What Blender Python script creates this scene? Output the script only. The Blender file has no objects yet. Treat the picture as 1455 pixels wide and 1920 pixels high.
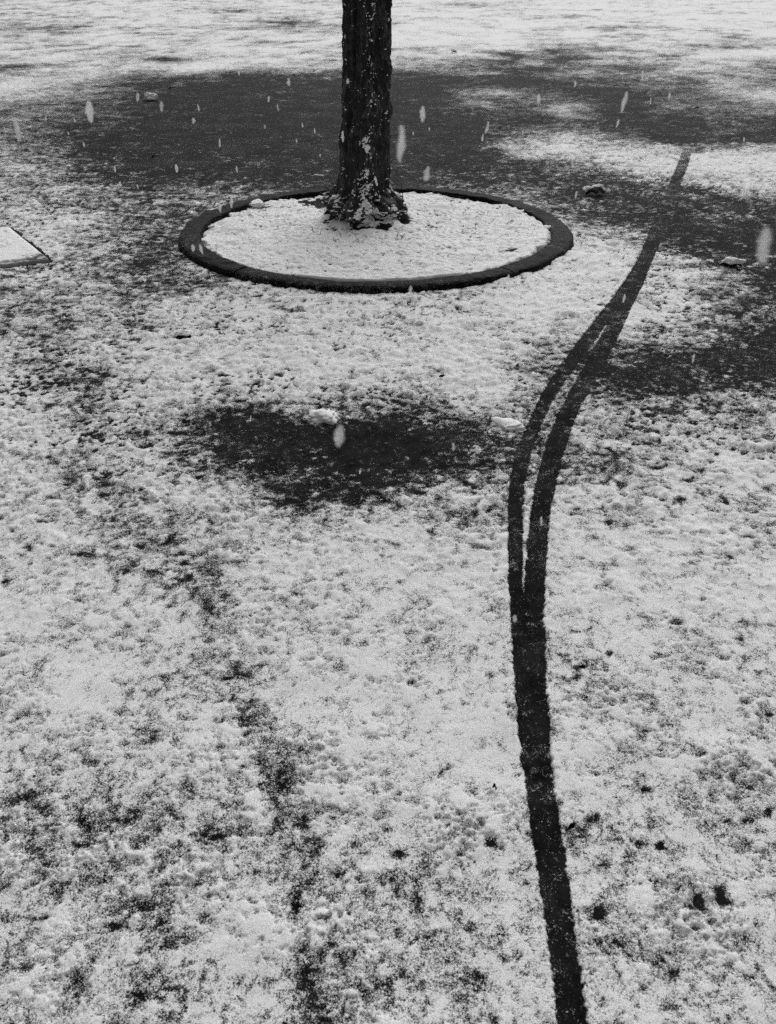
import bpy, bmesh, math, random
import numpy as np
from mathutils import Vector, Matrix

random.seed(7)
R = math.radians
sc = bpy.context.scene
COL = sc.collection

# ------------------------------------------------------------------ camera
CAM_H, PITCH, FPX = 1.45, R(34.6), 1450.0          # eye height, downward tilt, focal length in photo pixels
cam_data = bpy.data.cameras.new("camera")
cam_data.sensor_fit = 'HORIZONTAL'
cam_data.sensor_width = 36.0
cam_data.lens = 36.0 * FPX / 1455.0
cam_data.clip_start, cam_data.clip_end = 0.05, 3000.0
cam_data.dof.use_dof = True
cam_data.dof.focus_distance = 3.6
cam_data.dof.aperture_fstop = 10.0
cam = bpy.data.objects.new("camera", cam_data)
COL.objects.link(cam)
cam.location = (0, 0, CAM_H)
cam.rotation_euler = (math.pi / 2 - PITCH, 0, 0)
sc.camera = cam

# ------------------------------------------------------------------ sky, sun, exposure
SUN_EL, SUN_AZ = R(46), R(14)                      # pale sun behind cloud, beyond the tree
world = bpy.data.worlds.new("World")
sc.world = world
world.use_nodes = True
wn = world.node_tree.nodes
wl = world.node_tree.links
bg = wn["Background"]
sky = wn.new("ShaderNodeTexSky")
sky.sky_type = 'NISHITA'
sky.sun_disc = False
sky.sun_elevation = SUN_EL
sky.sun_rotation = SUN_AZ
sky.dust_density = 4.0
bw = wn.new("ShaderNodeRGBToBW")                   # black and white photograph: a neutral sky
wl.new(sky.outputs[0], bw.inputs[0])
wl.new(bw.outputs[0], bg.inputs[0])
bg.inputs[1].default_value = 0.101
sun_data = bpy.data.lights.new("sun", 'SUN')
sun_data.energy = 1.5
sun_data.angle = R(64)
sun_data.color = (1, 1, 1)
sun = bpy.data.objects.new("sun", sun_data)
COL.objects.link(sun)
sd = Vector((math.sin(SUN_AZ) * math.cos(SUN_EL), math.cos(SUN_AZ) * math.cos(SUN_EL), math.sin(SUN_EL)))
sun.rotation_euler = sd.to_track_quat('Z', 'Y').to_euler()
sun.location = (0, 0, 20)
vs = sc.view_settings
sc.display_settings.display_device = 'sRGB'
vs.view_transform = 'Standard'
vs.look = 'None'
vs.exposure = 0.0
vs.gamma = 1.0
vs.use_curve_mapping = False
sc.cycles.use_denoising = False
sc.cycles.max_bounces = 7
sc.cycles.diffuse_bounces = 4
sc.cycles.transmission_bounces = 6
sc.cycles.glossy_bounces = 2

# ------------------------------------------------------------------ helpers
CP, SP = math.cos(PITCH), math.sin(PITCH)


def ground(px, py, z=0.0):
    """Where the sight line through a photo pixel meets height z."""
    a, b = (px - 727.5) / FPX, (960.0 - py) / FPX
    d = Vector((a, CP + b * SP, -SP + b * CP))
    t = (z - CAM_H) / d.z
    return Vector((d.x * t, d.y * t, z))


def at_dist(px, py, dist):
    a, b = (px - 727.5) / FPX, (960.0 - py) / FPX
    return Vector((a * dist, (CP + b * SP) * dist, CAM_H + (-SP + b * CP) * dist))


def depth_of(Y, Z=0.0):
    return Y * CP - (Z - CAM_H) * SP


def row_of(Y):
    """Fan coordinate along the ground (equal steps look equal from eye height)."""
    d = depth_of(Y)
    return 960.0 - FPX * (Y * SP - CAM_H * CP) / d


def dist_of_row(v):
    b = (960.0 - v) / FPX
    return CAM_H * (CP + b * SP) / (SP - b * CP)


_tabs = {}


def vnoise(x, y, lam, seed):
    """Value noise with unit-ish variance at wavelength lam."""
    if seed not in _tabs:
        _tabs[seed] = np.random.RandomState(seed).normal(0, 1, (256, 256)).astype(np.float32)
    T = _tabs[seed]
    ca, sa = math.cos(seed * 1.3), math.sin(seed * 1.3)
    u = (x * ca - y * sa) / lam + seed * 7.31
    v = (x * sa + y * ca) / lam + seed * 3.77
    iu, iv = np.floor(u), np.floor(v)
    fu, fv = (u - iu).astype(np.float32), (v - iv).astype(np.float32)
    iu, iv = iu.astype(np.int64) & 255, iv.astype(np.int64) & 255
    iu1, iv1 = (iu + 1) & 255, (iv + 1) & 255
    fu = fu * fu * fu * (fu * (fu * 6 - 15) + 10)
    fv = fv * fv * fv * (fv * (fv * 6 - 15) + 10)
    a = T[iu, iv] * (1 - fu) + T[iu1, iv] * fu
    b = T[iu, iv1] * (1 - fu) + T[iu1, iv1] * fu
    return (a * (1 - fv) + b * fv) * 1.5


def sstep(a, b, x):
    t = np.clip((x - a) / (b - a), 0, 1)
    return t * t * (3 - 2 * t)


def seg_dist(X, Y, pts):
    """Distance of every point to a polyline [(x, y, value)], and the value at the nearest place."""
    best = np.full(X.shape, 1e9, np.float32)
    val = np.zeros(X.shape, np.float32)
    for (x0, y0, w0), (x1, y1, w1) in zip(pts[:-1], pts[1:]):
        dx, dy = x1 - x0, y1 - y0
        t = np.clip(((X - x0) * dx + (Y - y0) * dy) / (dx * dx + dy * dy + 1e-12), 0, 1)
        d = np.hypot(X - x0 - t * dx, Y - y0 - t * dy)
        m = d < best
        best = np.where(m, d, best)
        val = np.where(m, w0 + t * (w1 - w0), val)
    return best, val


def grid_mesh(name, P, keep=None, attr=None, wrap=False):
    """P: (rows, cols, 3) array to a mesh; keep: per-vertex mask of what stays."""
    nr, nc = P.shape[:2]
    idx = np.arange(nr * nc).reshape(nr, nc)
    if wrap:
        idx = np.concatenate([idx, idx[:, :1]], axis=1)
    q = np.stack([idx[:-1, :-1], idx[:-1, 1:], idx[1:, 1:], idx[1:, :-1]], -1).reshape(-1, 4)
    if keep is not None:
        k = keep.reshape(-1)
        q = q[k[q].any(1)]
    used = np.unique(q)
    remap = np.zeros(nr * nc, np.int64)
    remap[used] = np.arange(len(used))
    q = remap[q]
    co = P.reshape(-1, 3)[used]
    me = bpy.data.meshes.new(name)
    me.vertices.add(len(co))
    me.vertices.foreach_set("co", co.astype(np.float32).ravel())
    me.loops.add(q.size)
    me.loops.foreach_set("vertex_index", q.astype(np.int32).ravel())
    me.polygons.add(len(q))
    me.polygons.foreach_set("loop_start", np.arange(0, q.size, 4, dtype=np.int32))
    me.polygons.foreach_set("use_smooth", np.ones(len(q), bool))
    me.update(calc_edges=True)
    if attr is not None:
        a = me.attributes.new("depth", 'FLOAT', 'POINT')
        a.data.foreach_set("value", attr.reshape(-1)[used].astype(np.float32))
    return me


def link(name, me, mat, parent=None, **props):
    o = bpy.data.objects.new(name, me)
    COL.objects.link(o)
    if mat is not None and not me.materials:
        me.materials.append(mat)
    if parent is not None:
        o.parent = parent
    for k, v in props.items():
        o[k] = v
    return o


def empty(name, loc, label, cat, group=None):
    o = bpy.data.objects.new(name, None)
    COL.objects.link(o)
    o.location = loc
    o.empty_display_size = 0.05
    o['label'] = label
    o['category'] = cat
    if group:
        o['group'] = group
    return o


# ------------------------------------------------------------------ materials
def new_mat(name):
    m = bpy.data.materials.new(name)
    m.use_nodes = True
    nt = m.node_tree
    return m, nt, nt.nodes["Principled BSDF"]


def nd(nt, typ, **kw):
    n = nt.nodes.new(typ)
    for k, v in kw.items():
        setattr(n, k, v)
    return n


def math_node(nt, op, a, b=None, clamp=False):
    n = nt.nodes.new("ShaderNodeMath")
    n.operation = op
    n.use_clamp = clamp
    for i, v in enumerate((a, b)):
        if v is None:
            continue
        if isinstance(v, (int, float)):
            n.inputs[i].default_value = v
        else:
            nt.links.new(v, n.inputs[i])
    return n.outputs[0]


def noise_tex(nt, vec, scale, detail=3.0, rough=0.5, dist=0.0):
    n = nt.nodes.new("ShaderNodeTexNoise")
    n.inputs["Scale"].default_value = scale
    n.inputs["Detail"].default_value = detail
    n.inputs["Roughness"].default_value = rough
    n.inputs["Distortion"].default_value = dist
    nt.links.new(vec, n.inputs["Vector"])
    return n.outputs[0]


def grey_ramp(nt, fac, stops):
    r = nt.nodes.new("ShaderNodeValToRGB")
    el = r.color_ramp.elements
    while len(el) < len(stops):
        el.new(0.5)
    for e, (p, v) in zip(el, stops):
        e.position = p
        e.color = (v, v, v, 1)
    nt.links.new(fac, r.inputs[0])
    return r.outputs[0]


def mix_grey(nt, fac, a, b):
    m = nt.nodes.new("ShaderNodeMix")
    m.data_type = 'RGBA'
    nt.links.new(fac, m.inputs[0])
    for sock, v in ((m.inputs[6], a), (m.inputs[7], b)):
        if isinstance(v, (int, float)):
            sock.default_value = (v, v, v, 1)
        else:
            nt.links.new(v, sock)
    return m.outputs[2]


def snow_over(name, base_lo, base_hi, base_rough, base_scale, grain, soft=0.5, snow=0.86, depth=None, spec=0.025):
    """Snow lying on a dark wet base: the attribute 'depth' says how much lies there,
    fine fractal noise breaks its edge into single grains."""
    m, nt, bsdf = new_mat(name)
    geo = nd(nt, "ShaderNodeNewGeometry")
    pos = geo.outputs["Position"]
    if depth is None:
        at = nd(nt, "ShaderNodeAttribute", attribute_name="depth")
        dep = at.outputs["Fac"]
    else:
        v = nd(nt, "ShaderNodeValue")
        v.outputs[0].default_value = depth
        lo = noise_tex(nt, pos, 2.2, 3.0, 0.6)                       # drifts of thicker and thinner dusting
        dep = math_node(nt, 'ADD', v.outputs[0], math_node(nt, 'MULTIPLY', math_node(nt, 'SUBTRACT', lo, 0.5), 2.4))
    n1 = noise_tex(nt, pos, 26.0, 5.0, 0.88, 0.6)
    n2 = noise_tex(nt, pos, 360.0, 2.0, 0.6, 1.2)
    a = math_node(nt, 'MULTIPLY', math_node(nt, 'SUBTRACT', n1, 0.5), grain * 0.8)
    b = math_node(nt, 'MULTIPLY', math_node(nt, 'SUBTRACT', n2, 0.5), grain * 1.1)
    s = math_node(nt, 'ADD', math_node(nt, 'ADD', a, b), dep)
    mr = nd(nt, "ShaderNodeMapRange", interpolation_type='SMOOTHSTEP')
    mr.inputs["From Min"].default_value = -soft
    mr.inputs["From Max"].default_value = soft
    nt.links.new(s, mr.inputs["Value"])
    fac = mr.outputs[0]
    base = grey_ramp(nt, noise_tex(nt, pos, base_scale, 8.0, 0.8), [(0.40, base_lo), (0.62, base_hi)])
    snow_c = grey_ramp(nt, n1, [(0.25, snow - 0.07), (0.7, snow)])
    col = mix_grey(nt, fac, base, snow_c)
    nt.links.new(col, bsdf.inputs["Base Color"])
    ro = nd(nt, "ShaderNodeMapRange")
    ro.inputs["To Min"].default_value = base_rough
    ro.inputs["To Max"].default_value = 0.85
    nt.links.new(fac, ro.inputs["Value"])
    nt.links.new(ro.outputs[0], bsdf.inputs["Roughness"])
    sp = nd(nt, "ShaderNodeMapRange")
    sp.inputs["To Min"].default_value = spec
    sp.inputs["To Max"].default_value = 0.1
    nt.links.new(fac, sp.inputs["Value"])
    nt.links.new(sp.outputs[0], bsdf.inputs["Specular IOR Level"])
    bump = nd(nt, "ShaderNodeBump")
    bump.inputs["Strength"].default_value = 0.8
    bump.inputs["Distance"].default_value = 0.004
    hgt = math_node(nt, 'ADD', math_node(nt, 'MULTIPLY', fac, 0.5), math_node(nt, 'MULTIPLY', n2, 0.7))
    nt.links.new(hgt, bump.inputs["Height"])
    nt.links.new(bump.outputs[0], bsdf.inputs["Normal"])
    return m


M_GROUND_SNOW = snow_over("snow_on_wet_asphalt", 0.004, 0.019, 0.75, 9.0, 8.0)
M_ASPHALT = snow_over("wet_asphalt", 0.004, 0.019, 0.75, 9.0, 8.0, depth=-1.75)
M_BED_SNOW = snow_over("snow_on_soil", 0.008, 0.025, 0.8, 60.0, 3.0)
M_SLAB_SNOW = snow_over("snow_on_slab", 0.05, 0.10, 0.5, 90.0, 1.4, soft=0.8)
M_KERB = snow_over("wet_kerb", 0.0015, 0.0065, 0.6, 22.0, 8.0, depth=-1.85, spec=0.04)
M_LEAF = snow_over("wet_leaf", 0.004, 0.012, 0.55, 60.0, 1.0, depth=-2.5, spec=0.1)


def plain_snow(name, v=0.85):
    m, nt, b = new_mat(name)
    geo = nd(nt, "ShaderNodeNewGeometry")
    n = noise_tex(nt, geo.outputs["Position"], 140.0, 4.0, 0.6)
    nt.links.new(grey_ramp(nt, n, [(0.2, v - 0.08), (0.7, v)]), b.inputs["Base Color"])
    b.inputs["Roughness"].default_value = 0.85
    b.inputs["Specular IOR Level"].default_value = 0.1
    bp = nd(nt, "ShaderNodeBump")
    bp.inputs["Strength"].default_value = 0.7
    bp.inputs["Distance"].default_value = 0.004
    nt.links.new(n, bp.inputs["Height"])
    nt.links.new(bp.outputs[0], b.inputs["Normal"])
    return m


M_SNOW = plain_snow("clinging_snow", 0.9)
M_FLAKE = plain_snow("falling_flake", 0.95)
_nt = M_FLAKE.node_tree
_tr = _nt.nodes.new("ShaderNodeBsdfTranslucent")
_tr.inputs[0].default_value = (0.95, 0.95, 0.95, 1)
_mx = _nt.nodes.new("ShaderNodeMixShader")
_mx.inputs[0].default_value = 0.6
_nt.links.new(_nt.nodes["Principled BSDF"].outputs[0], _mx.inputs[1])
_nt.links.new(_tr.outputs[0], _mx.inputs[2])
_tp = _nt.nodes.new("ShaderNodeBsdfTransparent")
_m2 = _nt.nodes.new("ShaderNodeMixShader")
_m2.inputs[0].default_value = 0.55                                    # loosely packed crystals let some light straight through
_nt.links.new(_mx.outputs[0], _m2.inputs[1])
_nt.links.new(_tp.outputs[0], _m2.inputs[2])
_nt.links.new(_m2.outputs[0], _nt.nodes["Material Output"].inputs[0])


def bark():
    m, nt, b = new_mat("wet_bark")
    tc = nd(nt, "ShaderNodeTexCoord")
    mp = nd(nt, "ShaderNodeMapping")
    mp.inputs["Scale"].default_value = (1, 1, 0.22)
    nt.links.new(tc.outputs["Object"], mp.inputs["Vector"])
    n1 = noise_tex(nt, mp.outputs[0], 45.0, 6.0, 0.7, 0.8)
    n2 = noise_tex(nt, tc.outputs["Object"], 9.0, 3.0, 0.6)
    f = math_node(nt, 'ADD', math_node(nt, 'MULTIPLY', n1, 0.7), math_node(nt, 'MULTIPLY', n2, 0.3))
    nt.links.new(grey_ramp(nt, f, [(0.36, 0.003), (0.5, 0.016), (0.64, 0.10)]), b.inputs["Base Color"])
    b.inputs["Roughness"].default_value = 0.65
    b.inputs["Specular IOR Level"].default_value = 0.3
    bp = nd(nt, "ShaderNodeBump")
    bp.inputs["Strength"].default_value = 1.0
    bp.inputs["Distance"].default_value = 0.012
    nt.links.new(n1, bp.inputs["Height"])
    nt.links.new(bp.outputs[0], b.inputs["Normal"])
    return m


M_BARK = bark()

# ------------------------------------------------------------------ where the snow lies
ROWS = """
0    7888888898899999
25   7888888899899999
50   7788887799989999
75   8888888899988889
100  8878888888747688
125  6888766524434555
150  8862111112222343
175  7631111113321245
200  4321111112241334
230  3221111111121122
260  3211111111463111
280  4311111111788677
310  5421111111247999
340  6532111222222688
370  6543333354422224
400  6643335545631122
430  6753355556873111
460  7753355556996211
490  8753468888999742
520  5754589999998852
550  5654789999998732
590  6567899999889842
630  5678899999866521
670  7688899999842111
710  7588899999731122
750  8778767567643345
780  9867423334644458
820  9876310012456679
860  9887421013556789
900  9878742225777889
940  9878877778888889
980  9876788988998888
1030 8887789999999998
1080 8887789999999999
1140 9888788889999899
1200 8888788889998888
1260 9898779998988888
1320 8987889999989898
1400 8888787999998998
1480 7777778798898877
1560 7766776888888877
1640 8778887778888778
1720 7767888778888888
1800 8877886778888888
1870 7777786787888888
1930 7777786787888888
"""
_rv, _rg = [], []
for ln in ROWS.strip().splitlines():
    a, b = ln.split()
    _rv.append(float(a))
    _rg.append([int(c) for c in b])
_rv = np.array(_rv)
# covered fraction -> how far the snow stands above the threshold
_off = np.array([-2.3, -1.8, -1.15, -0.65, -0.28, 0.0, 0.30, 0.60, 0.98, 1.45], np.float32)
_rg = _off[np.array(_rg)]


def cover(u, v):
    """Bilinear look-up of the snow survey; u across, v along the ground; mirrored beyond its edges."""
    u = np.abs(u)
    u = np.where(u > 1455, 2910 - u, u)
    u = np.clip(u, 0, 1454.9) / 97.0
    v = np.clip(v, 0, 1929.9)
    j = np.clip(np.searchsorted(_rv, v, side='right') - 1, 0, len(_rv) - 2)
    fv = (v - _rv[j]) / (_rv[j + 1] - _rv[j])
    i = np.clip(u.astype(np.int64), 0, 14)
    fu = u - i
    fu = fu * fu * (3 - 2 * fu)
    return ((_rg[j, i] * (1 - fu) + _rg[j, i + 1] * fu) * (1 - fv)
            + (_rg[j + 1, i] * (1 - fu) + _rg[j + 1, i + 1] * fu) * fv)


# soft round additions to the survey: place, half sizes, strength
BLOBS = [
    (630, 840, 210, 50, -0.45), (880, 850, 70, 45, -0.2),
    (540, 42, 70, 6, -1.3), (880, 10, 50, 4, -1.6), (440, 20, 45, 5, -0.9), (1165, 52, 60, 5, -1.3), (960, 109, 75, 9, -1.5),
    (1035, 35, 60, 4, -0.8), (160, 97, 90, 7, -0.8), (40, 125, 70, 5, -1.4), (560, 42, 40, 4, -0.6), (1370, 88, 75, 6, -1.3),
    (440, 66, 70, 5, -0.9), (330, 113, 80, 5, -1.2), (790, 92, 60, 6, -0.8), (1080, 30, 40, 4, -0.8), (620, 4, 40, 3, -0.7),
    (980, 20, 60, 4, -0.6), (70, 52, 50, 6, -0.7), (1300, 55, 70, 4, -0.5),
    (925, 173, 40, 5, 1.2), (915, 194, 38, 6, 1.2), (1060, 202, 28, 8, 1.0), (1430, 178, 50, 6, 0.8),
    (1310, 1690, 15, 14, -3.4), (1352, 1668, 13, 12, -3.6), (1357, 1690, 17, 17, -3.4), (1300, 1738, 14, 7, -2.4), (1283, 1722, 6, 6, -2.4),
    (1218, 1485, 20, 8, -2.3), (1240, 1591, 10, 8, -3.2), (1200, 1588, 12, 8, -2.2), (1110, 1540, 14, 12, -2.0),
    (918, 1580, 14, 12, -2.8), (1090, 1250, 13, 6, -3.0), (1122, 1712, 14, 12, -2.4), (1130, 1620, 16, 12, -1.7),
    (745, 1602, 16, 9, -2.2), (868, 1318, 10, 7, -2.0), (1143, 1222, 8, 10, -2.0), (1010, 1268, 0.1, 0.1, 0),
    (240, 1070, 18, 8, -1.9), (160, 1038, 22, 6, -2.0), (15, 1085, 9, 16, -2.2), (52, 1030, 12, 8, -2.2), (290, 1070, 16, 7, -1.6),
    (270, 1022, 12, 6, -2.2), (352, 1058, 14, 6, -1.8), (355, 1090, 12, 7, -1.8), (198, 928, 16, 5, -2.3), (150, 930, 8, 4, -2.3),
    (192, 905, 18, 6, -1.4), (235, 1135, 14, 8, -1.2), (110, 1198, 14, 7, -1.5), (90, 1240, 16, 10, -0.9),
    (1142, 980, 9, 5, -2.6), (1070, 963, 14, 4, -1.8), (1245, 943, 9, 5, -2.2), (1278, 945, 13, 8, -2.0), (1320, 934, 12, 4, -2.2),
    (1360, 1005, 10, 4, -2.6), (1410, 1008, 16, 5, -2.4), (1240, 880, 12, 5, -2.2), (1300, 908, 12, 4, -2.2), (1440, 915, 12, 5, -2.2),
    (1320, 1125, 8, 4, -1.8), (1135, 1098, 10, 5, -1.8), (1270, 1170, 8, 4, -1.4), (1380, 1050, 8, 5, -1.5), (1440, 1305, 9, 5, -1.8),
    (1150, 1320, 12, 6, -1.6), (1400, 1320, 16, 6, -1.4), (1215, 1370, 9, 4, -2.2), (1228, 1230, 10, 8, -1.2), (1110, 1310, 14, 9, -1.0),
    (1355, 1235, 12, 8, -1.4), (1435, 1525, 14, 10, -2.2), (1400, 1480, 14, 6, -1.6), (1395, 1540, 14, 7, -1.2), (1430, 1600, 16, 8, -1.0),
    (1255, 1890, 20, 14, -1.6), (1400, 1830, 20, 10, -1.4), (1260, 1820, 14, 8, -1.6), (1400, 1755, 12, 10, -1.2),
    (340, 632, 18, 4, -2.6), (248, 612, 12, 4, -2.0), (280, 617, 13, 4, -2.2), (250, 640, 14, 4, -1.4), (210, 650, 12, 3, -2.2),
    (640, 655, 13, 4, -2.0), (770, 632, 7, 3, -2.2), (520, 700, 10, 4, -2.2), (630, 660, 10, 3, -1.5), (560, 582, 20, 3, -1.8),
    (265, 720, 10, 4, -2.0), (190, 707, 8, 4, -2.2), (130, 685, 8, 4, -1.8), (180, 820, 10, 5, -2.2), (175, 720, 8, 3, -1.4),
    (330, 885, 14, 4, -1.4), (90, 762, 10, 4, -1.4), (120, 760, 22, 5, -1.0), (60, 985, 0.1, 0.1, 0), (0, 975, 12, 6, -2.0),
    (215, 1120, 12, 6, -1.0), (330, 1100, 18, 8, -0.6), (410, 1350, 12, 10, -1.4), (462, 1345, 18, 10, -1.2), (615, 1240, 14, 9, -1.6),
    (790, 1130, 16, 12, -1.2), (540, 1035, 14, 6, -1.4), (500, 1095, 10, 4, -1.4), (620, 1190, 14, 6, -1.2), (575, 1137, 10, 6, -1.4),
    (700, 1385, 16, 8, -1.2), (835, 1440, 18, 8, -1.4), (770, 1495, 30, 8, -1.4), (640, 1465, 20, 10, -1.0), (740, 1655, 16, 8, -1.2),
    (230, 1522, 40, 26, -0.7), (250, 1540, 25, 12, -0.7), (40, 1500, 30, 16, -1.0), (165, 1435, 40, 14, -0.5), (330, 1530, 24, 14, -0.9),
    (400, 1565, 28, 10, -1.3), (215, 1740, 22, 8, -1.8), (75, 1722, 24, 7, -1.4), (300, 1730, 20, 18, -1.2), (430, 1890, 16, 10, -1.4),
    (150, 1850, 18, 24, -1.0), (260, 1870, 20, 12, -0.8), (380, 1640, 18, 8, -0.8), (130, 1760, 22, 8, -0.7), (60, 1600, 30, 14, -0.5),
    (590, 1795, 30, 24, -1.3), (612, 1850, 30, 28, -0.8), (556, 1700, 14, 16, -1.8), (640, 1790, 18, 12, -0.9), (605, 1900, 34, 18, -0.7),
    (880, 1830, 22, 12, -1.2), (690, 1870, 20, 10, -0.7), (820, 1760, 24, 10, -0.5), (940, 1770, 16, 20, -0.7),
    (610, 780, 24, 8, 1.2), (945, 800, 30, 8, 1.2), (1290, 560, 40, 6, 0.5),
    (450, 820, 60, 14, -0.4), (510, 930, 60, 8, -0.8), (230, 780, 20, 6, 0.4),
]
# an older, half snowed-in track on the left, (px, py, width px, strength)
OLD_TRACK = [(95, 590, 70, .35), (120, 680, 70, .45), (165, 770, 60, .45), (215, 880, 70, .3), (300, 960, 75, .45), (340, 1030, 70, .75),
             (375, 1090, 66, 1.1), (402, 1150, 62, 1.15), (440, 1220, 62, 1.15), (465, 1290, 62, 1.05), (490, 1370, 68, .95), (515, 1440, 70, .9),
             (540, 1510, 72, .85), (552, 1580, 76, .8), (560, 1650, 80, .7), (580, 1740, 90, .55), (605, 1820, 96, .5), (615, 1960, 104, .5)]
# bicycle tyre tracks (px, py, width px)
TYRE_REAR = [(1292, 272, 18), (1280, 310, 22), (1262, 355, 24), (1240, 410, 28), (1212, 484, 30), (1187, 525, 31), (1160, 563, 31), (1128, 602, 31),
             (1098, 642, 31), (1062, 690, 31), (1028, 742, 30), (1002, 795, 29), (981, 850, 29), (970, 905, 28), (966, 960, 27),
             (966, 1030, 27), (967, 1100, 27), (974, 1160, 32), (983, 1220, 42), (990, 1300, 48), (1001, 1400, 52), (1012, 1480, 54),
             (1024, 1560, 56), (1036, 1640, 55), (1048, 1720, 54), (1060, 1810, 54), (1071, 1900, 55), (1078, 1960, 56)]
TYRE_FRONT = [(1212, 484, 28), (1194, 530, 29), (1168, 580, 32), (1148, 622, 35), (1120, 675, 37), (1092, 722, 37), (1066, 772, 37),
              (1044, 828, 37), (1028, 890, 36), (1016, 945, 36), (1009, 1000, 36), (1005, 1050, 37), (1003, 1100, 38), (1001, 1160, 38),
              (1001, 1220, 42), (1004, 1300, 44), (1010, 1400, 44), (1018, 1480, 44), (1024, 1560, 46)]

RING_C, RING_R = (-0.080, 5.535), (1.345, 1.292)      # the kerb ring round the tree: centre and outer half axes
KERB_W = 0.155
SLAB = [ground(22, 431), ground(96, 491), ground(0, 503.5)]


def slab_axes():
    """Corner, unit vectors along the right edge (away) and along the front edge (left)."""
    c = Vector((SLAB[1].x, SLAB[1].y, 0))
    e1 = (Vector((SLAB[0].x, SLAB[0].y, 0)) - c)
    L1 = e1.length
    e1.normalize()
    e2 = (Vector((SLAB[2].x, SLAB[2].y, 0)) - c).normalized()
    return c, e1, e2, L1


def snow_field(X, Y, dx, lams, seed0):
    N = np.zeros(X.shape, np.float32)
    V = np.zeros(X.shape, np.float32)
    for i, (lam, amp) in enumerate(lams):
        att = sstep(1.4, 3.0, lam / dx) * amp
        wx = X + 0.35 * lam * vnoise(X, Y, lam * 1.7, seed0 + 40 + i)
        n = vnoise(wx, Y, lam, seed0 + i)
        N += att * n
        V += att * att
    return N / np.sqrt(V + 0.12)


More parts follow.
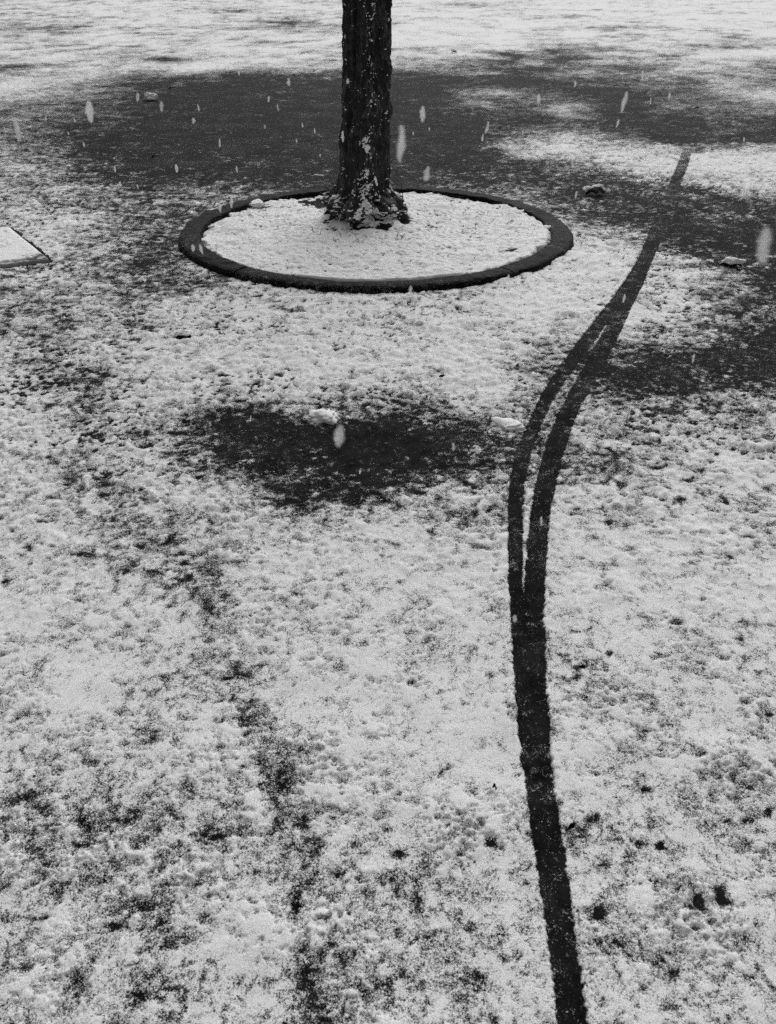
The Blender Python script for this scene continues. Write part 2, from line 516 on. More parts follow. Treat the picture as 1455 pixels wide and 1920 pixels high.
def build_ground_snow():
    # rows: equal steps as seen from eye height, then out to the far distance
    v = np.concatenate([np.linspace(2040, 0, 1030), np.linspace(-1.5, -34, 26)])
    Yr = dist_of_row(v)
    tin = np.linspace(-1.08, 1.08, 800)
    tl = 1.08 + np.cumsum(np.linspace(0.004, 0.03, 60))
    t = np.concatenate([-tl[::-1], tin, tl])
    half = depth_of(Yr) * 727.5 / FPX
    X = (half[:, None] * t[None, :]).astype(np.float64)
    Y = np.repeat(Yr[:, None], len(t), 1)
    dx = (half * (tin[1] - tin[0]))[:, None] * np.ones_like(X)
    # jitter keeps the lattice from showing
    rs = np.random.RandomState(3)
    X += dx * rs.uniform(-0.3, 0.3, X.shape)
    ws = np.clip(Y / 4.5, 0.22, 1.0)
    wx = X + ws * (0.05 * vnoise(X, Y, 0.22, 91) + 0.02 * vnoise(X, Y, 0.07, 92))
    wy = Y + ws * (0.07 * vnoise(X, Y, 0.25, 93) + 0.025 * vnoise(X, Y, 0.08, 94))
    dep = depth_of(wy)
    u = 727.5 + wx / dep * FPX
    vv = row_of(wy)
    base = cover(u, vv).astype(np.float32)
    for (px, py, rx, ry, st) in BLOBS:
        if rx < 1:
            continue
        c = ground(px, py)
        ax = rx / FPX * depth_of(c.y)
        y0, y1 = ground(px, py + ry).y, ground(px, py - ry).y
        ay = 0.5 * (y1 - y0)
        if rx < 26 and py > 900:
            ax, ay = 0.82 * ax, 0.82 * ay
        cy = 0.5 * (y1 + y0)
        r0, r1 = np.searchsorted(Yr, [cy - 3 * ay, cy + 3 * ay])
        sl = slice(max(r0 - 1, 0), r1 + 1)
        small = rx < 26 and py > 500
        k = 0.35 if small else 1.0
        qx = X[sl] + k * (wx[sl] - X[sl]) * (0.6 if small else 1)
        qy = Y[sl] + k * (wy[sl] - Y[sl]) * (0.6 if small else 1)
        q = ((qx * depth_of(c.y) / depth_of(qy) - c.x) / ax) ** 2 + ((qy - cy) / ay) ** 2
        base[sl] += (1.1 if small else 1.0) * st * np.exp(-q * 0.9)
    lams = [(0.9, .12), (0.35, .16), (0.14, .26), (0.06, .32), (0.028, .56), (0.013, .56), (0.0065, .5)]
    N = snow_field(X, Y, dx, lams, 11)
    far = sstep(7, 22, Y)
    N += far * (-0.35 + 0.7 * vnoise(X, Y * 0.5, 1.4, 71) + 0.9 * vnoise(X, Y * 0.6, 0.55, 72) + 0.6 * vnoise(X, Y * 0.7, 0.25, 73))
    s = base + N * (0.50 + 0.10 * sstep(1.5, 2.6, Y) - 0.26 * sstep(5, 12, Y))
    # small melted holes here and there
    hole = sstep(1.5, 2.1, vnoise(X, Y * 1.2, 0.021, 85) * 0.8 + vnoise(X, Y, 0.3, 86) * 0.4 + vnoise(X, Y, 0.009, 87) * 0.3)
    s -= 2.2 * hole * sstep(1.6, 2.8, Y) * (1 - sstep(6, 9, Y))
    # old track
    pts = [(*ground(a, b).xy, 0.0) for a, b, w, k in OLD_TRACK]
    wk = [(*ground(a, b).xy, w / FPX * depth_of(ground(a, b).y) * 0.5) for a, b, w, k in OLD_TRACK]
    kk = [(*ground(a, b).xy, k) for a, b, w, k in OLD_TRACK]
    d, w = seg_dist(0.6 * X + 0.4 * wx, 0.6 * Y + 0.4 * wy, wk)
    w = 1.15 * w
    d, k = seg_dist(0.6 * X + 0.4 * wx, 0.6 * Y + 0.4 * wy, kk)
    s -= 1.0 * k * (1 - sstep(0.5, 1.2, d / w)) * (0.85 + 0.12 * vnoise(X, Y, 0.12, 77))
    # tyre tracks
    lift = np.zeros_like(s)
    for pts in (TYRE_REAR, TYRE_FRONT):
        wk = [(*ground(a, b).xy, w * (0.88 if b < 800 else 1.0) / FPX * depth_of(ground(a, b).y) * 0.5) for a, b, w in pts]
        ex = X + 0.0011 * vnoise(X, Y, 0.008, 95) + 0.0009 * vnoise(X, Y, 0.035, 97)
        d, w = seg_dist(ex, Y, wk)
        inside = 1 - sstep(-0.003, 0.003, d - w)
        s = s * (1 - inside) + inside * np.minimum(-1.62 + 0.3 * N + 0.5 * sstep(4.6, 6.5, Y) + 0.9 * sstep(7.2, 9.2, Y), s)
        lift += np.exp(-((d - w - 0.008) / 0.007) ** 2) * 0.0015
    # nothing lies under the kerb ring or on the slab
    rr = np.hypot((X - RING_C[0]) / (RING_R[0] - 0.03), (Y - RING_C[1]) / (RING_R[1] - 0.03))
    s = np.where(rr < 1, -9, s)
    c, e1, e2, L1 = slab_axes()
    det = e1.x * e2.y - e1.y * e2.x
    a = ((X - c.x) * e2.y - (Y - c.y) * e2.x) / det
    b = ((Y - c.y) * e1.x - (X - c.x) * e1.y) / det
    edge = 0.010 + 0.006 * vnoise(X, Y, 0.05, 96)
    ins = (a > -0.012) & (a < L1 + 0.02) & (b > -edge) & (b < 0.75)
    s = np.where(ins, -9, s)
    soft = np.clip(s, 0, None)
    z = 0.0012 + (0.0042 + 0.0043 * sstep(1.5, 2.8, Y)) * (1 - np.exp(-soft / 1.2)) + np.where(s > 0, lift, 0)
    z += sstep(0.2, 1.5, s) * ((0.0007 + 0.0018 * sstep(1.5, 3, Y)) * vnoise(X, Y, 0.06, 81) + 0.0025 * vnoise(X, Y, 0.13, 82)
                                 + sstep(1.2, 2.4, Y) * (0.0022 * vnoise(X, Y, 0.026, 83) + 0.0012 * vnoise(X, Y, 0.014, 84)))
    z = np.maximum(z, 0.0012) - 0.003 * (1 - sstep(-1.62, -1.2, s))
    P = np.stack([X, Y, z], -1)
    me = grid_mesh("snow_cover", P, keep=s > -1.62, attr=s)
    link("snow_cover", me, M_GROUND_SNOW, kind='structure')


def build_asphalt():
    me = bpy.data.meshes.new("asphalt")
    S = 700.0
    me.from_pydata([(-S, -60, 0), (S, -60, 0), (S, 1200, 0), (-S, 1200, 0)], [], [(0, 1, 2, 3)])
    link("asphalt", me, M_ASPHALT, kind='structure')


build_asphalt()
build_ground_snow()


# ------------------------------------------------------------------ kerb ring and its bed
def ring_pt(th, inset, z):
    return (RING_C[0] + (RING_R[0] - inset) * math.cos(th), RING_C[1] + (RING_R[1] - inset) * math.sin(th), z)


PROFILE = [(-0.002, -0.01), (0.001, 0.010), (0.004, 0.024), (0.010, 0.034), (0.022, 0.0405), (0.045, 0.0425), (0.075, 0.0415),
           (0.104, 0.039), (0.112, 0.035), (0.116, 0.022), (0.120, -0.01)]


def build_kerb():
    root = empty("tree_kerb", (RING_C[0], RING_C[1], 0), "low dark wet kerb ring edging the snowy bed round the tree trunk", "kerb")
    cuts = [R(-52), R(20), R(109), R(170), R(232)]                 # where the pieces of the ring butt together
    cuts.append(cuts[0] + 2 * math.pi)
    rs = np.random.RandomState(5)
    first = True
    for a0, a1 in zip(cuts[:-1], cuts[1:]):
        n = max(8, int((a1 - a0) / 0.02))
        g = 0.0035
        ths = np.linspace(a0 + g, a1 - g, n)
        dz, dr = rs.uniform(-0.004, 0.003), rs.uniform(-0.005, 0.005)
        P = []
        for th in ths:
            row = []
            wob = 0.004 * math.sin(th * 5.1) + 0.003 * math.sin(th * 11.7 + 1)
            for k, (r_, z_) in enumerate(PROFILE):
                jz = (rs.normal(0, 0.0011) + 0.0016 * float(vnoise(np.array(th * 1.3), np.array(k * 0.03), 0.06, 610))) if 0 < k < len(PROFILE) - 1 else 0
                wide = 1.0 + 0.32 * abs(math.cos(th))
                p = ring_pt(th, r_ * wide + dr + wob + rs.normal(0, 0.0009) + 0.002 * float(vnoise(np.array(th * 1.3), np.array(k * 0.02), 0.07, 611)), z_ + (dz if z_ > 0 else 0) + jz)
                row.append((p[0] - RING_C[0], p[1] - RING_C[1], p[2]))
            P.append(row)
        me = grid_mesh("kerb_segment", np.array(P))
        bm = bmesh.new()
        bm.from_mesh(me)
        bmesh.ops.holes_fill(bm, edges=[e for e in bm.edges if e.is_boundary], sides=0)
        bmesh.ops.recalc_face_normals(bm, faces=bm.faces)
        for f in bm.faces:
            f.smooth = False
        bm.to_mesh(me)
        bm.free()
        link("kerb_segment", me, M_KERB, root)


build_kerb()


def bed_height(X, Y):
    """Soil level inside the ring: nearly level with the kerb in front, lower behind on the left."""
    t = np.clip(((X - RING_C[0]) * 0.45 - (Y - RING_C[1]) * 0.9) / 1.2, -1, 1)
    return 0.020 + 0.012 * t


TREE = Vector((-0.165, 5.74, 0))


def build_bed():
    nr, nt_ = 230, 700
    rad = np.linspace(0.02, 1.0, nr) ** 0.8
    th = np.linspace(0, 2 * math.pi, nt_, endpoint=False)
    ra, ta = np.meshgrid(rad, th, indexing='ij')
    front = np.clip(-np.sin(ta), 0, 1)
    inset = 0.112 + (1 - 0.75 * front) * (0.010 * vnoise(np.cos(ta) * 2, np.sin(ta) * 2, 0.16, 55) + 0.008 * vnoise(np.cos(ta) * 2, np.sin(ta) * 2, 0.05, 56))
    # behind on the left the snow stops short of the kerb
    gap = np.exp(-((ta - R(128)) / R(26)) ** 2) * 0.035 + np.exp(-((ta - R(95)) / R(14)) ** 2) * 0.02
    inset = inset + gap
    X = RING_C[0] + (RING_R[0] - inset * (1 + 0.32 * np.abs(np.cos(ta)))) * ra * np.cos(ta)
    Y = RING_C[1] + (RING_R[1] - inset) * ra * np.sin(ta)
    dx = np.full(X.shape, 0.006)
    lams = [(0.35, .25), (0.12, .5), (0.05, .55), (0.022, .5), (0.012, .3)]
    N = snow_field(X, Y, dx, lams, 131)
    s = 2.3 + 0.85 * N - 2.2 * sstep(1.5, 2.1, vnoise(X, Y * 1.3, 0.018, 145))
    dt = np.hypot((X - TREE.x), (Y - TREE.y + 0.02))
    s -= 2.0 * np.exp(-((dt - 0.31) / 0.045) ** 2) * (Y < TREE.y) * (0.6 + 0.6 * vnoise(X, Y, 0.09, 140))
    z = bed_height(X, Y) + 0.012 * (1 - np.exp(-np.clip(s, 0, None) / 1.5))
    z += (1 - 0.8 * sstep(0.86, 0.98, ra) * front) * (0.0035 * vnoise(X, Y, 0.09, 141) + 0.0018 * vnoise(X, Y, 0.035, 142) + 0.0012 * vnoise(X, Y, 0.016, 144) + 0.009 * vnoise(X, Y, 0.3, 143))
    z += 0.035 * np.exp(-(np.clip(dt - 0.22, 0, None) / 0.14) ** 2)     # snow banked against the roots
    roll = sstep(0.975, 1.0, ra)
    z = z * (1 - roll) + (-0.004) * roll
    P = np.stack([X, Y, z], -1)
    me = grid_mesh("bed_snow", P, attr=s, wrap=True)
    link("bed_snow", me, M_BED_SNOW, kind='structure')


build_bed()

# ------------------------------------------------------------------ tree
TZ = [0.0, 0.06, 0.12, 0.17, 0.20, 0.225, 0.26, 0.33, 0.5, 0.75, 1.05, 1.35, 1.8, 2.3, 2.7]
TR = [0.268, 0.272, 0.275, 0.262, 0.232, 0.200, 0.180, 0.170, 0.162, 0.154, 0.148, 0.145, 0.140, 0.134, 0.12]
TX = [0.0, 0.0, 0.0, 0.0, 0.0, 0.0, 0.001, 0.003, 0.010, 0.02, 0.030, 0.040, 0.05, 0.06, 0.07]


def trunk_surface(TH, Z, out=0.0):
    """Points of the bark; TH measured from the side facing the photographer (0), right positive."""
    r = np.interp(Z, TZ, TR)
    cx = np.interp(Z, TZ, TX)
    arc = TH * 0.165
    # furrowed bark, stretched upwards
    f1 = vnoise(np.cos(TH) * 0.17, np.sin(TH) * 0.17 + Z * 0.12, 0.035, 201)
    f2 = vnoise(np.cos(TH) * 0.17 + 3, np.sin(TH) * 0.17 + Z * 0.25, 0.016, 202)
    f3 = vnoise(arc + 9, Z, 0.02, 203)
    f4 = vnoise(arc + 5, Z, 0.12, 204)
    disp = 0.0085 * (1 - np.abs(f1)) + 0.003 * f2 + 0.0018 * f3 + 0.005 * f4
    disp -= 0.016 * np.exp(-((TH + 0.62 + 0.12 * np.sin(Z * 3.1)) / 0.10) ** 2) * sstep(0.3, 0.5, Z)     # a long groove on the left
    disp -= 0.008 * np.exp(-((TH - 0.75 - 0.1 * np.sin(Z * 4.0)) / 0.08) ** 2) * sstep(0.3, 0.5, Z)
    root = 1 - sstep(0.18, 0.28, Z)
    disp += root * (0.030 * np.cos(5 * TH + 0.6) + 0.020 * np.cos(8 * TH + 2.1) + 0.018 * vnoise(arc * 1.4, Z, 0.07, 205) + 0.012 * vnoise(arc * 1.4, Z, 0.03, 206))
    rr = r + disp + out
    return np.stack([cx + rr * np.sin(TH), -rr * np.cos(TH), Z], -1)


def build_tree():
    root = empty("tree", TREE, "dark wet tree trunk with snow on its bark standing inside the kerb ring", "tree")
    th = np.linspace(-math.pi, math.pi, 260, endpoint=False)
    z = np.concatenate([np.linspace(0.0, 0.4, 100), np.linspace(0.405, 1.5, 190), np.linspace(1.52, 2.7, 40)])
    Z, TH = np.meshgrid(z, th, indexing='ij')
    me = grid_mesh("trunk", trunk_surface(TH, Z), wrap=True)
    tr = link("trunk", me, M_BARK, root)
    # limbs above the picture, bare in winter
    rs = random.Random(4)

    def tube(bm, pts, rads, n=8):
        rings = []
        for i, p in enumerate(pts):
            d = (pts[min(i + 1, len(pts) - 1)] - pts[max(i - 1, 0)]).normalized()
            a = d.orthogonal().normalized()
            b = d.cross(a)
            rings.append([bm.verts.new(p + (a * math.cos(k * 2 * math.pi / n) + b * math.sin(k * 2 * math.pi / n)) * rads[i]) for k in range(n)])
        for r0, r1 in zip(rings[:-1], rings[1:]):
            for k in range(n):
                bm.faces.new((r0[k], r0[(k + 1) % n], r1[(k + 1) % n], r1[k]))

    for i in range(5):
        bm = bmesh.new()
        az = i * 2 * math.pi / 5 + rs.uniform(-.3, .3)
        el = R(rs.uniform(48, 70))
        d = Vector((math.cos(az) * math.cos(el), math.sin(az) * math.cos(el), math.sin(el)))
        p = Vector((0.07, 0, 2.5))
        pts, rads = [p.copy()], [0.085]
        for k in range(9):
            d = (d + Vector((rs.uniform(-.18, .18), rs.uniform(-.18, .18), rs.uniform(-.05, .15)))).normalized()
            p = p + d * 0.42
            pts.append(p.copy())
            rads.append(0.085 * (1 - (k + 1) / 10.5))
        tube(bm, pts, rads)
        for k in range(2, 10):
            for s_ in range(2):
                q = pts[k].copy()
                dd = (d + Vector((rs.uniform(-1, 1), rs.uniform(-1, 1), rs.uniform(-.2, .7)))).normalized()
                bp, br = [q.copy()], [rads[k] * 0.5]
                for j in range(4):
                    dd = (dd + Vector((rs.uniform(-.3, .3), rs.uniform(-.3, .3), rs.uniform(-.1, .25)))).normalized()
                    q = q + dd * 0.2
                    bp.append(q.copy())
                    br.append(rads[k] * 0.5 * (1 - (j + 1) / 5))
                tube(bm, bp, br, 5)
        lm = bpy.data.meshes.new("limb")
        bm.to_mesh(lm)
        bm.free()
        link("limb", lm, M_BARK, root)
    # snow caught in the bark, on the windward side facing the photographer
    th = np.linspace(-1.9, 1.9, 420)
    z = np.linspace(0.02, 1.5, 620)
    Z, TH = np.meshgrid(z, th, indexing='ij')
    arc = TH * 0.17
    base = np.full(Z.shape, -4.0)
    band = np.exp(-((TH - 0.14) / 0.30) ** 2)
    base += band * (2.45 - 1.0 * sstep(0.55, 0.7, Z) + 0.5 * sstep(1.05, 1.3, Z))
    base += (1 - sstep(0.20, 0.32, Z)) * (2.75 - 0.4 * np.abs(TH - 0.1) / 1.5)
    base += 0.5 * (1 - sstep(0.0, 0.10, Z))
    for (px, py, r_, st) in [(683, 264, .030, 3.4), (690, 285, .022, 2.2), (700, 305, .020, 2.0), (688, 322, .022, 2.4), (700, 318, .02, 2.2),
                             (690, 345, .035, 2.6), (697, 190, .016, 2.6), (699, 235, .018, 1.6), (690, 238, .02, 1.6), (651, 148, .010, 3.2),
                             (673, 170, .012, 2.2), (694, 27, .02, 2.2), (698, 78, .012, 2.4), (685, 5, .03, 1.8), (680, 100, .02, 1.2),
                             (665, 352, .03, 1.6), (738, 365, .035, 3.2), (735, 385, .03, 2.0), (630, 380, .03, 1.6), (620, 395, .03, 1.2), (700, 400, .03, 1.2)]:
        p = ground(px, py, 0)
        # height on the front of the bark where that sight line meets it
        yb = TREE.y - 0.16
        t = yb / p.y
        zz = CAM_H * (1 - t)
        xx = p.x * t - TREE.x - float(np.interp(zz, TZ, TX))
        rr = float(np.interp(zz, TZ, TR))
        tt = math.asin(max(-0.97, min(0.97, xx / rr)))
        q = ((TH - tt) * rr / r_) ** 2 + ((Z - zz) / (r_ * 1.15)) ** 2
        base += st * np.exp(-q)
    N = 0.45 * vnoise(arc, Z, 0.05, 301) + 0.6 * vnoise(arc, Z * 0.8, 0.024, 302) + 0.95 * vnoise(arc, Z, 0.010, 303) + 0.65 * vnoise(arc, Z, 0.0055, 304)
    s = base + N
    out = 0.0015 + 0.009 * (1 - np.exp(-np.clip(s, 0, None) / 1.2)) - 0.010 * (s < -0.02)
    me = grid_mesh("bark_snow", trunk_surface(TH, Z, out), keep=s > 0)
    link("bark_snow", me, M_SNOW, tr, kind='stuff')


build_tree()


# ------------------------------------------------------------------ slab at the left edge
def build_slab():
    c, e1, e2, L1 = slab_axes()
    root = empty("inspection_slab", c, "flat square slab under smooth snow, set in the ground at the left edge", "slab")
    W = 0.62

    def box(name, a0, a1, b0, b1, z0, z1, mat, bevel=0.004):
        bm = bmesh.new()
        vs_ = []
        for z_ in (z0, z1):
            for a, b in ((a0, b0), (a1, b0), (a1, b1), (a0, b1)):
                p = e1 * a + e2 * b
                vs_.append(bm.verts.new((p.x, p.y, z_)))
        for f in ((0, 1, 2, 3), (4, 5, 6, 7), (0, 1, 5, 4), (1, 2, 6, 5), (2, 3, 7, 6), (3, 0, 4, 7)):
            bm.faces.new([vs_[i] for i in f])
        bmesh.ops.recalc_face_normals(bm, faces=bm.faces)
        bmesh.ops.bevel(bm, geom=list(bm.edges), offset=bevel, segments=2, affect='EDGES', profile=0.6)
        me = bpy.data.meshes.new(name)
        bm.to_mesh(me)
        bm.free()
        return link(name, me, mat, root)

    box("slab", 0.0, L1, 0.012, W, -0.02, 0.022, M_SLAB_SNOW)
    # snow lying on it, thin along the near edge and at the near corner
    n = 170
    aa, bb = np.linspace(0.004, L1 - 0.004, n), np.linspace(0.016, W - 0.004, n)
    A, B = np.meshgrid(aa, bb, indexing='ij')
    X, Y = e1.x * A + e2.x * B, e1.y * A + e2.y * B
    s = 1.6 + 0.4 * vnoise(X, Y, 0.06, 401) + 0.3 * vnoise(X, Y, 0.02, 402) + 0.25 * vnoise(X, Y, 0.2, 403)
    lim = 0.055 + 0.10 * np.exp(-B / 0.06) + 0.012 * vnoise(X, Y, 0.06, 404)
    s -= 2.3 * (1 - sstep(lim - 0.03, lim + 0.02, A))
    e = np.minimum.reduce([A, L1 - A, B - 0.012, W - B])
    z = 0.0225 + 0.009 * sstep(0.0, 0.025, e) * sstep(-0.5, 1.2, s) + 0.0007 * vnoise(X, Y, 0.03, 405)
    me = grid_mesh("slab_snow", np.stack([X, Y, z], -1), attr=s)
    link("slab_snow", me, M_SLAB_SNOW, root)


build_slab()


# ------------------------------------------------------------------ litter
def leaf_mesh(name, L, W, arch, curl, lobes, seed, thick=0.0012):
    """A dead leaf lying curled: lobed outline, arched along and across, with a stalk."""
    rs = random.Random(seed)
    nu, nv = 22, 13
    bm = bmesh.new()
    grid = []
    for i in range(nu):
        t = i / (nu - 1)
        env = max(0.02, math.sin(math.pi * min(1, t * 1.02)) ** 0.65)
        env *= 1 - 0.35 * abs(math.sin(lobes * math.pi * t)) ** 2
        row = []
        for j in range(nv):
            w = (j / (nv - 1) * 2 - 1)
            x = (t - 0.5) * L
            y = w * env * W * 0.5
            z = arch * (1 - (2 * t - 1) ** 2) - curl * (abs(w) * env) ** 1.5 + 0.004 * math.sin(9 * t + 3 * w + seed) + rs.uniform(-.0008, .0008)
            row.append(bm.verts.new((x, y, max(z + curl * 0.25, 0.001))))
        grid.append(row)
    for i in range(nu - 1):
        for j in range(nv - 1):
            bm.faces.new((grid[i][j], grid[i + 1][j], grid[i + 1][j + 1], grid[i][j + 1]))
    bmesh.ops.solidify(bm, geom=list(bm.faces), thickness=thick)
    for f in bm.faces:
        f.smooth = True
    me = bpy.data.meshes.new(name)
    bm.to_mesh(me)
    bm.free()
    return me


def lump_mesh(name, sx, sy, sz, seed, rough=0.25, sub=4):
    bm = bmesh.new()
    bmesh.ops.create_icosphere(bm, subdivisions=sub, radius=1)
    co = np.array([v.co for v in bm.verts])
    n = rough * vnoise(co[:, 0] + co[:, 2] * 0.7, co[:, 1] - co[:, 2] * 0.6, 0.8, 500 + seed) \
        + rough * 0.5 * vnoise(co[:, 0] - co[:, 2], co[:, 1] + co[:, 2], 0.35, 530 + seed) \
        + rough * 0.25 * vnoise(co[:, 0] + co[:, 2], co[:, 1] + 2 * co[:, 2], 0.15, 560 + seed)
    for v, k in zip(bm.verts, n):
        c = v.co * (1 + 0.6 * float(k))
        v.co = (c.x * sx, c.y * sy, max(c.z, -0.25) * sz)
    for f in bm.faces:
        f.smooth = True
    me = bpy.data.meshes.new(name)
    bm.to_mesh(me)
    bm.free()
    return me


def stalk_mesh(name, pts, r0, r1=0.0004):
    bm = bmesh.new()
    rings = []
    n = 6
    for i, p in enumerate(pts):
        p = Vector(p)
        d = (Vector(pts[min(i + 1, len(pts) - 1)]) - Vector(pts[max(i - 1, 0)])).normalized()
        a = d.orthogonal().normalized()
        b = d.cross(a)
        r_ = r0 + (r1 - r0) * i / (len(pts) - 1)
        rings.append([bm.verts.new(p + (a * math.cos(k * 2 * math.pi / n) + b * math.sin(k * 2 * math.pi / n)) * r_) for k in range(n)])
    for q0, q1 in zip(rings[:-1], rings[1:]):
        for k in range(n):
            bm.faces.new((q0[k], q0[(k + 1) % n], q1[(k + 1) % n], q1[k]))
    bm.faces.new(rings[0][::-1])
    bm.faces.new(rings[-1])
    me = bpy.data.meshes.new(name)
    bm.to_mesh(me)
    bm.free()
    return me


def snowy_leaf(px, py, L, W, arch, label, seed, rot, snow_off, snow_size):
    p = ground(px, py)
    root = empty("fallen_leaf", (p.x, p.y, 0.002), label, "leaf")
    root.rotation_euler = (0, 0, rot)
    link("blade", leaf_mesh("blade", L, W, arch, arch * 0.9, 2.5, seed), M_LEAF, root)
    link("stalk", stalk_mesh("stalk", [(L * 0.46, 0, 0.006), (L * 0.55, 0.004, 0.010), (L * 0.66, 0.012, 0.006)], 0.0018), M_LEAF, root)
    for k, (off, size) in enumerate(zip(snow_off, snow_size)):
        o = link("leaf_snow", lump_mesh("leaf_snow", *size, seed + k), M_SNOW, root)
        o.location = off
    return root


snowy_leaf(1116, 366, 0.17, 0.13, 0.052, "curled dark leaf with snow on its back, beyond the ring's right side", 1, R(8),
           [(0.025, 0.035, 0.050), (-0.060, 0.03, 0.040)], [(0.046, 0.034, 0.022), (0.030, 0.026, 0.020)])
snowy_leaf(1370, 500, 0.13, 0.09, 0.022, "snow-heaped dark leaf on wet asphalt near the right edge", 2, R(170),
           [(-0.008, 0.0, 0.028)], [(0.048, 0.032, 0.022)])
snowy_leaf(282, 188, 0.16, 0.12, 0.04, "leaf buried under a bright snow clump on the dark asphalt left of the trunk", 3, R(20),
           [(0.0, -0.06, 0.035)], [(0.095, 0.07, 0.062)])
snowy_leaf(852, 100, 0.16, 0.12, 0.05, "small far leaf with a snowy tip, right of the trunk's upper part", 4, R(30),
           [(-0.04, 0.0, 0.06)], [(0.05, 0.05, 0.03)])
snowy_leaf(346, 636, 0.085, 0.06, 0.020, "dark leaf edge peeping from a snow hump left below the kerb ring", 5, R(-5),
           [(0.0, 0.02, 0.022)], [(0.040, 0.030, 0.014)])

for (px, py, size, lab, sd_) in [
        (610, 782, (0.046, 0.040, 0.020), "rounded snow lump on the far edge of the bare dark patch", 11),
        (945, 803, (0.055, 0.036, 0.016), "flat snow lump just left of the tyre tracks", 12),
        (487, 393, (0.075, 0.050, 0.022), "snow heap spilling onto the kerb ring's rim behind on the left", 14),
        (632, 826, (0.010, 0.010, 0.008), "tiny fresh snow clot in the middle of the bare dark patch", 13)]:
    p = ground(px, py)
    o = link("snow_lump", lump_mesh("snow_lump", *size, sd_, rough=0.35), M_SNOW)
    on_kerb = math.hypot((p.x - RING_C[0]) / RING_R[0], (p.y - RING_C[1]) / RING_R[1]) < 1
    o.location = (p.x, p.y, 0.036 if on_kerb else 0.004)
    o['label'] = lab
    o['category'] = "snow lump"


def fragment(px, py, size, label, seed, z=0.013, rot=0.0):
    p = ground(px, py, z)
    me = leaf_mesh("leaf_fragment", size, size * 0.6, size * 0.22, size * 0.15, 1.7, seed, 0.0008)
    o = link("leaf_fragment", me, M_LEAF)
    o.location = (p.x, p.y, z)
    o.rotation_euler = (R(12), R(-8), rot)
    o['label'] = label
    o['category'] = "leaf fragment"


fragment(1072, 1549, 0.020, "black leaf scrap on the snow right beside the tyre track", 21, rot=0.6)
fragment(927, 1476, 0.015, "small dark leaf scrap left of the merged tyre track", 22, rot=1.9)
fragment(829, 706, 0.027, "dark leaf scrap on snow between the kerb ring and the bare patch", 23, rot=0.2)
fragment(1391 - 300, 1251, 0.018, "dark scrap on the snow right of the tyre track at mid height", 24, rot=0.1)
fragment(322, 166, 0.11, "dark leaf on bare asphalt up from the bright snow clump", 25, z=0.003, rot=0.3)
fragment(288, 294, 0.05, "small dark leaf on the bare asphalt left of the trunk", 26, z=0.003, rot=1.0)
fragment(936, 239, 0.06, "small dark leaf on the bare asphalt right of the trunk", 27, z=0.003, rot=2.0)
fragment(1306, 203, 0.07, "small dark leaf near the right edge above the light snow band", 28, z=0.003, rot=0.4)


# thin shoot beside the trunk
def on_bed(px, py):
    p = ground(px, py, 0.035)
    return p


p = on_bed(757, 408)
tw = link("shoot", stalk_mesh("shoot", [(0, 0, -0.02), (-0.004, 0.0, 0.07), (-0.008, 0, 0.16), (-0.020, 0.01, 0.22), (-0.045, 0.01, 0.255)], 0.0042, 0.0016), M_LEAF)
tw.location = (p.x, p.y, 0.03)
tw['label'] = "thin dark bent shoot rising just right of the trunk's foot"
tw['category'] = "shoot"

# dark stalks and scraps poking through the snow of the bed
rs = random.Random(12)
bm_all = bmesh.new()
spots = [(652, 430), (668, 436), (700, 436), (688, 441), (672, 446), (640, 440), (600, 437), (588, 432), (744, 440), (752, 444), (625, 447)]
for k in range(110):
    a, r_ = rs.uniform(0, 2 * math.pi), math.sqrt(rs.uniform(0.06, 1)) * 1.08
    spots.append((RING_C[0] + r_ * math.cos(a), RING_C[1] + r_ * 0.93 * math.sin(a), None))
for k, sp in enumerate(spots):
    if len(sp) == 2:
        q = ground(sp[0], sp[1], 0.05)
        hh = rs.uniform(0.02, 0.05)
    else:
        q = Vector((sp[0], sp[1], 0))
        hh = rs.uniform(0.008, 0.022)
    z0 = 0.028 if len(sp) == 3 else 0.035
    a = rs.uniform(0, 6.28)
    lean = rs.uniform(0.3, 2.0) * hh
    me = stalk_mesh("t", [(q.x, q.y, z0), (q.x + lean * .5 * math.cos(a), q.y + lean * .5 * math.sin(a), z0 + hh * .7),
                          (q.x + lean * math.cos(a), q.y + lean * math.sin(a), z0 + hh)], rs.uniform(.0015, .0035), .0008)
    bm_all.from_mesh(me)
    bpy.data.meshes.remove(me)
me = bpy.data.meshes.new("dead_stems")
bm_all.to_mesh(me)
bm_all.free()
link("dead_stems", me, M_LEAF, kind='stuff')


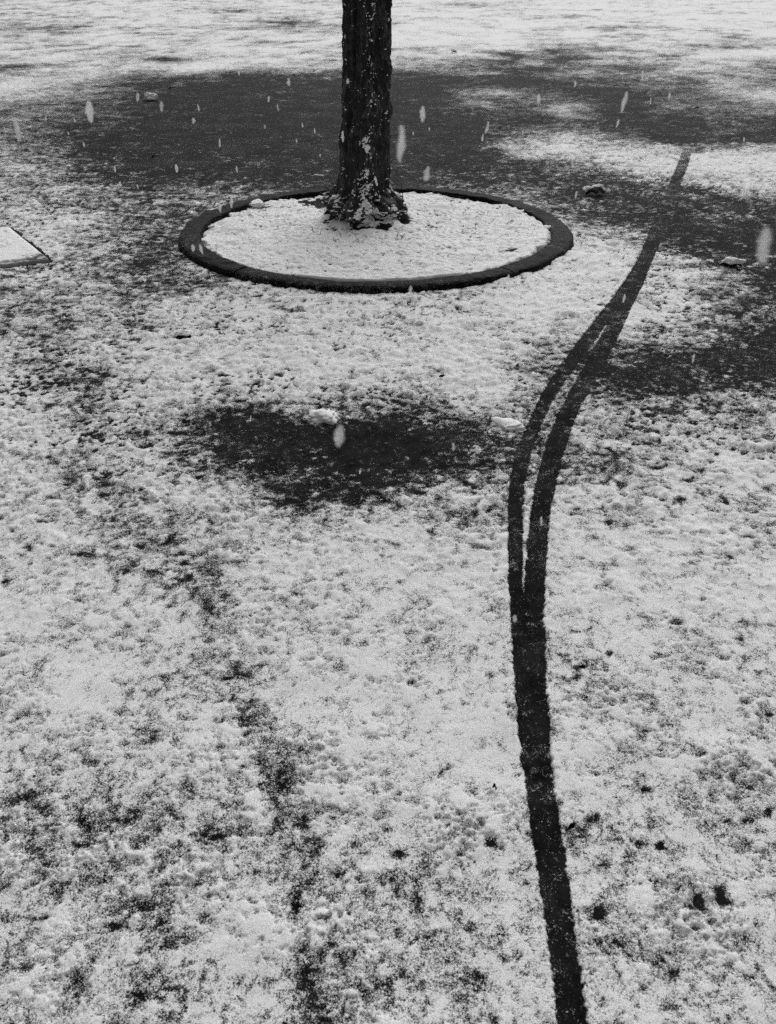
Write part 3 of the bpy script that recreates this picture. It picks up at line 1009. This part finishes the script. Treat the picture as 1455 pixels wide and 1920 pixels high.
# ------------------------------------------------------------------ falling snow
def flake_mesh(seed):
    """A soft clump of stuck-together crystals, a little drawn out downwards."""
    rs_ = random.Random(seed)
    bm = bmesh.new()
    bmesh.ops.create_icosphere(bm, subdivisions=3, radius=0.5)
    co = np.array([v.co for v in bm.verts])
    n = 0.30 * vnoise(co[:, 0] + co[:, 2] * 0.7, co[:, 1] - co[:, 2] * 0.6, 0.5, 620 + seed) \
        + 0.20 * vnoise(co[:, 0] - co[:, 2], co[:, 1] + co[:, 2], 0.22, 630 + seed) \
        + 0.12 * vnoise(co[:, 0] + 2 * co[:, 2], co[:, 1] - co[:, 2], 0.1, 640 + seed)
    for v, k in zip(bm.verts, n):
        f = max(0.5, 1 + float(k))
        zz = v.co.z * 2
        r_ = math.hypot(v.co.x, v.co.y) * 2
        blunt = (max(r_, 1e-4) ** 0.6) / max(r_, 1e-4)                # full to the ends, not pointed
        v.co = (v.co.x * f * blunt, v.co.y * f * blunt, 0.5 * zz * (0.9 + 0.1 * f))
    for f in bm.faces:
        f.smooth = True
    me = bpy.data.meshes.new("snowflake")
    bm.to_mesh(me)
    bm.free()
    me.materials.append(M_FLAKE)
    return me


FLAKES = [(303, 200, 9, 16), (372, 202, 4, 16), (363, 227, 7, 9), (258, 182, 6, 14), (541, 153, 8, 12), (504, 186, 5, 10), (521, 202, 4, 20),
          (412, 268, 6, 14), (444, 318, 4, 14), (331, 316, 5, 14), (215, 317, 5, 10), (157, 271, 4, 8), (434, 381, 7, 18), (368, 360, 6, 12),
          (412, 390, 7, 16), (1010, 186, 7, 16), (1078, 157, 6, 10), (1073, 305, 7, 18), (913, 240, 8, 20), (905, 258, 5, 12), (1158, 232, 5, 14),
          (1080, 365, 5, 12), (1205, 140, 6, 14), (1300, 672, 6, 16), (850, 838, 8, 16), (470, 785, 4, 14), (377, 468, 7, 18), (362, 465, 6, 12),
          (770, 543, 8, 14), (953, 522, 7, 14), (1170, 560, 6, 16), (1121, 797, 4, 14), (675, 885, 5, 8), (965, 1160, 9, 14), (1015, 975, 7, 16),
          (90, 210, 5, 6), (128, 250, 4, 6), (575, 133, 5, 9), (448, 137, 4, 8), (476, 128, 4, 8), (652, 152, 7, 8), (556, 264, 4, 6),
          (1220, 190, 5, 10), (35, 592, 8, 22), (600, 292, 3, 6), (225, 345, 4, 8), (140, 225, 4, 7), (86, 222, 4, 7), (497, 238, 4, 6),
          (590, 245, 4, 8), (567, 235, 4, 7), (805, 242, 3, 6), (775, 250, 3, 6), (1050, 210, 4, 10), (980, 250, 4, 8), (1190, 300, 4, 10),
          (1395, 262, 4, 8), (1255, 180, 4, 10), (643, 255, 6, 18), (705, 340, 6, 16), (1385, 520, 4, 8), (60, 330, 4, 10), (258, 350, 3, 7)]
BIG = [(168, 210, 12, 48, "largest falling flake above the dark asphalt at upper left"),
       (32, 243, 12, 38, "falling flake nearest the left edge of the picture"),
       (793, 214, 12, 26, "falling flake right of the trunk at mid trunk height"),
       (751, 272, 20, 66, "big soft falling flake beside the right of the trunk"),
       (801, 326, 15, 24, "falling flake over the asphalt behind the ring, right of the trunk"),
       (1170, 192, 11, 40, "long falling flake over the dark asphalt at upper right"),
       (1379, 160, 11, 32, "faint falling flake high up near the right edge"),
       (1433, 458, 30, 62, "big blurred falling flake at the right edge over dark asphalt"),
       (637, 818, 22, 40, "big soft falling flake in front of the bare dark patch")]
flake_meshes = [flake_mesh(s_) for s_ in range(6)]
fr = random.Random(9)
ORD = "first second third fourth fifth sixth seventh eighth ninth tenth eleventh twelfth thirteenth fourteenth fifteenth sixteenth seventeenth eighteenth nineteenth twentieth".split()


def flake_zone(px, py):
    if 640 <= px <= 730 and py < 345:
        return "in front of the dark trunk"
    if py <= 210:
        return "high over the asphalt left of the trunk" if px < 640 else "high over the asphalt right of the trunk"
    if py <= 345:
        return "over the lower dark asphalt left of the trunk" if px < 640 else "over the lower dark asphalt right of the trunk"
    if py <= 570:
        return "about the height of the kerb ring"
    return "over the ground nearer than the kerb ring"


zones = {}
for f in FLAKES:
    zones.setdefault(flake_zone(f[0], f[1]), []).append(f)
flake_label = {}
for zn, fl in zones.items():
    for i_, f in enumerate(sorted(fl)):
        flake_label[f] = "%s small snowflake from the left %s" % (ORD[i_], zn)
for k, f in enumerate(FLAKES + BIG):
    px, py, w, h = f[:4]
    real = 0.0062 if len(f) == 4 else 0.008                       # true width of the flake
    dist = min(real * FPX / w, 2.6)
    wid = w * dist / FPX
    g = ground(px, py)
    o = bpy.data.objects.new("snowflake", flake_meshes[k % 6])
    COL.objects.link(o)
    o.location = at_dist(px, py, dist)
    o.rotation_euler = (0, R(fr.uniform(-14, 14)), fr.uniform(0, 6.28))
    o.scale = (wid * 0.56, wid * 0.56, wid * min(3.0, h / w) * 1.05)
    if len(f) == 4:
        o['label'] = flake_label[f]
        o['group'] = "small falling snowflakes"
    else:
        o['label'] = f[4]
        o['group'] = "large falling snowflakes"
    o['category'] = "snowflake"
